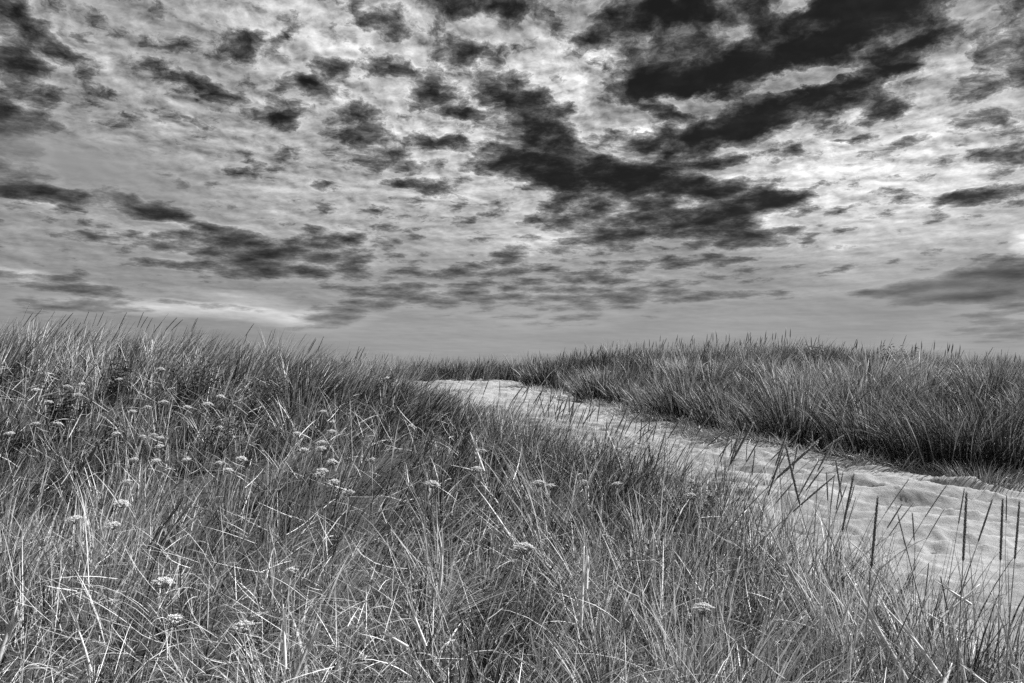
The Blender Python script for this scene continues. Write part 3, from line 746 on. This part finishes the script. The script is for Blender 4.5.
# ---- thick single straws in the foreground
def reed(a, b, above, w, tone, lab, name='dead_straw', bow=0.0, cat='straw', mat=None):
    "from picture point a (its top) down to b, both at the distance where a clears the ground by this much"
    p = at(a[0], a[1], above, 1.9); d = ray(*b); q = CAM + d * (p.y / d.y); q.y -= .05 + .0006 * math.hypot(a[0] - b[0], a[1] - b[1])
    q.z = max(q.z, hgt(q.x, q.y) - .02)
    m = MB(); n = 8; v = p - q; sd = Vector((v.z, 0, -v.x)).normalized()
    pts = [v * (k / n) + sd * bow * math.sin(math.pi * k / n) for k in range(n + 1)]
    rd = w / 2 * p.y / F
    m.tube(pts, [rd * (.95 - .75 * (k / n) ** 1.6) for k in range(n + 1)], 7, tone)
    # a split sheath along the upper half
    m.leaf(pts[3], v + sd * .10 * v.length, Vector((.2, 1, .1)), v.length * .6, rd * 1.8, tone + .1, .5)
    m.leaf(pts[1], v - sd * .16 * v.length, Vector((-.3, 1, .1)), v.length * .45, rd * 1.4, tone - .1, .5)
    o = link(name, m.mesh(name, mat or M_DRY)); o.location = q; tag(o, lab, cat)
reed((846,572),(894,672),.62,6,.55,'thickest pale straw, slanting down to the right near the bottom right corner')
reed((884,606),(928,668),.55,4.5,.9,'bright white straw slanting right, just right of the thickest one',bow=.01)
reed((856,583),(834,622),.60,2.6,.9,'short bright straw crossing the top of the thickest one')
reed((861,598),(832,683),.55,2.6,.8,'long thin bright straw left of the thickest one',bow=.01)
reed((957,638),(956,682),.45,4,.95,'upright bright straw near the bottom right corner')
reed((952,663),(934,680),.42,4.5,.9,'bright straw stub left of the upright one in the corner')
reed((960,664),(982,682),.42,3,.85,'bright straw slanting away right of the upright one in the corner')
reed((934,580),(962,600),.60,3,.8,'pale straw meeting another at a sharp angle over the sand')
reed((980,584),(930,612),.62,2.5,.8,'pale straw reaching right over the sand from the angle')
reed((991,592),(1003,672),.60,3,.7,'long pale straw leaning left at the far right',bow=.01)
reed((187,491),(154,546),.60,2.0,.0,'thick black straw leaning right in the left foreground',mat=M_STALK)
reed((191,501),(168,540),.58,1.4,.15,'dark grey straw alongside the thick black one',mat=M_STALK)
reed((283,604),(291,662),.50,4,.9,'bright upright straw at the bottom left beside a flower')
reed((318,623),(297,676),.48,4.5,.45,'broad soft grey straw leaning right at the bottom left')
reed((17,606),(6,668),.50,6,.4,'broad grey straw at the bottom left corner')
reed((60,590),(104,664),.52,2.6,.8,'long thin bright straw slanting right at the bottom left',bow=.012)
reed((584,546),(579,622),.58,4,.9,'bright upright straw right of the brightest flower')
reed((588,556),(585,585),.56,3.6,.85,'short bright straw leaning on the tall upright one')
reed((405,592),(428,640),.50,3,.9,'bright straw slanting right in the middle foreground')
reed((383,632),(410,642),.45,4,.9,'short bright straw lying almost flat at the bottom middle')
reed((437,524),(441,586),.58,2.8,.8,'pale straw bent over left of the brightest flower',bow=.02)
reed((820,574),(812,668),.58,2.6,.7,'thin pale straw standing left of the thick slanting one')
reed((770,530),(796,590),.62,3,.35,'broad grey straw falling right from the grass edge')
reed((740,556),(725,600),.58,2.6,.8,'pale straw leaning right in the right foreground')
reed((470,432),(484,470),.60,3,.85,'long pale straw leaning left on the middle slope')
reed((100,440),(80,480),.60,3,.1,'dark straw leaning right below the far left bush',mat=M_STALK)
print('stalks', stalk_count)
ld = bpy.data.lights.new('sun', 'SUN'); ld.energy = 5.0; ld.angle = R(.53); ld.color = (1.0, 1.0, 1.0)
so = bpy.data.objects.new('sun', ld); COL.objects.link(so)
sd = Vector((math.sin(SUN_AZ) * math.cos(SUN_EL), math.cos(SUN_AZ) * math.cos(SUN_EL), math.sin(SUN_EL)))
so.rotation_euler = (-sd).to_track_quat('-Z', 'Y').to_euler(); so.location = sd * 50
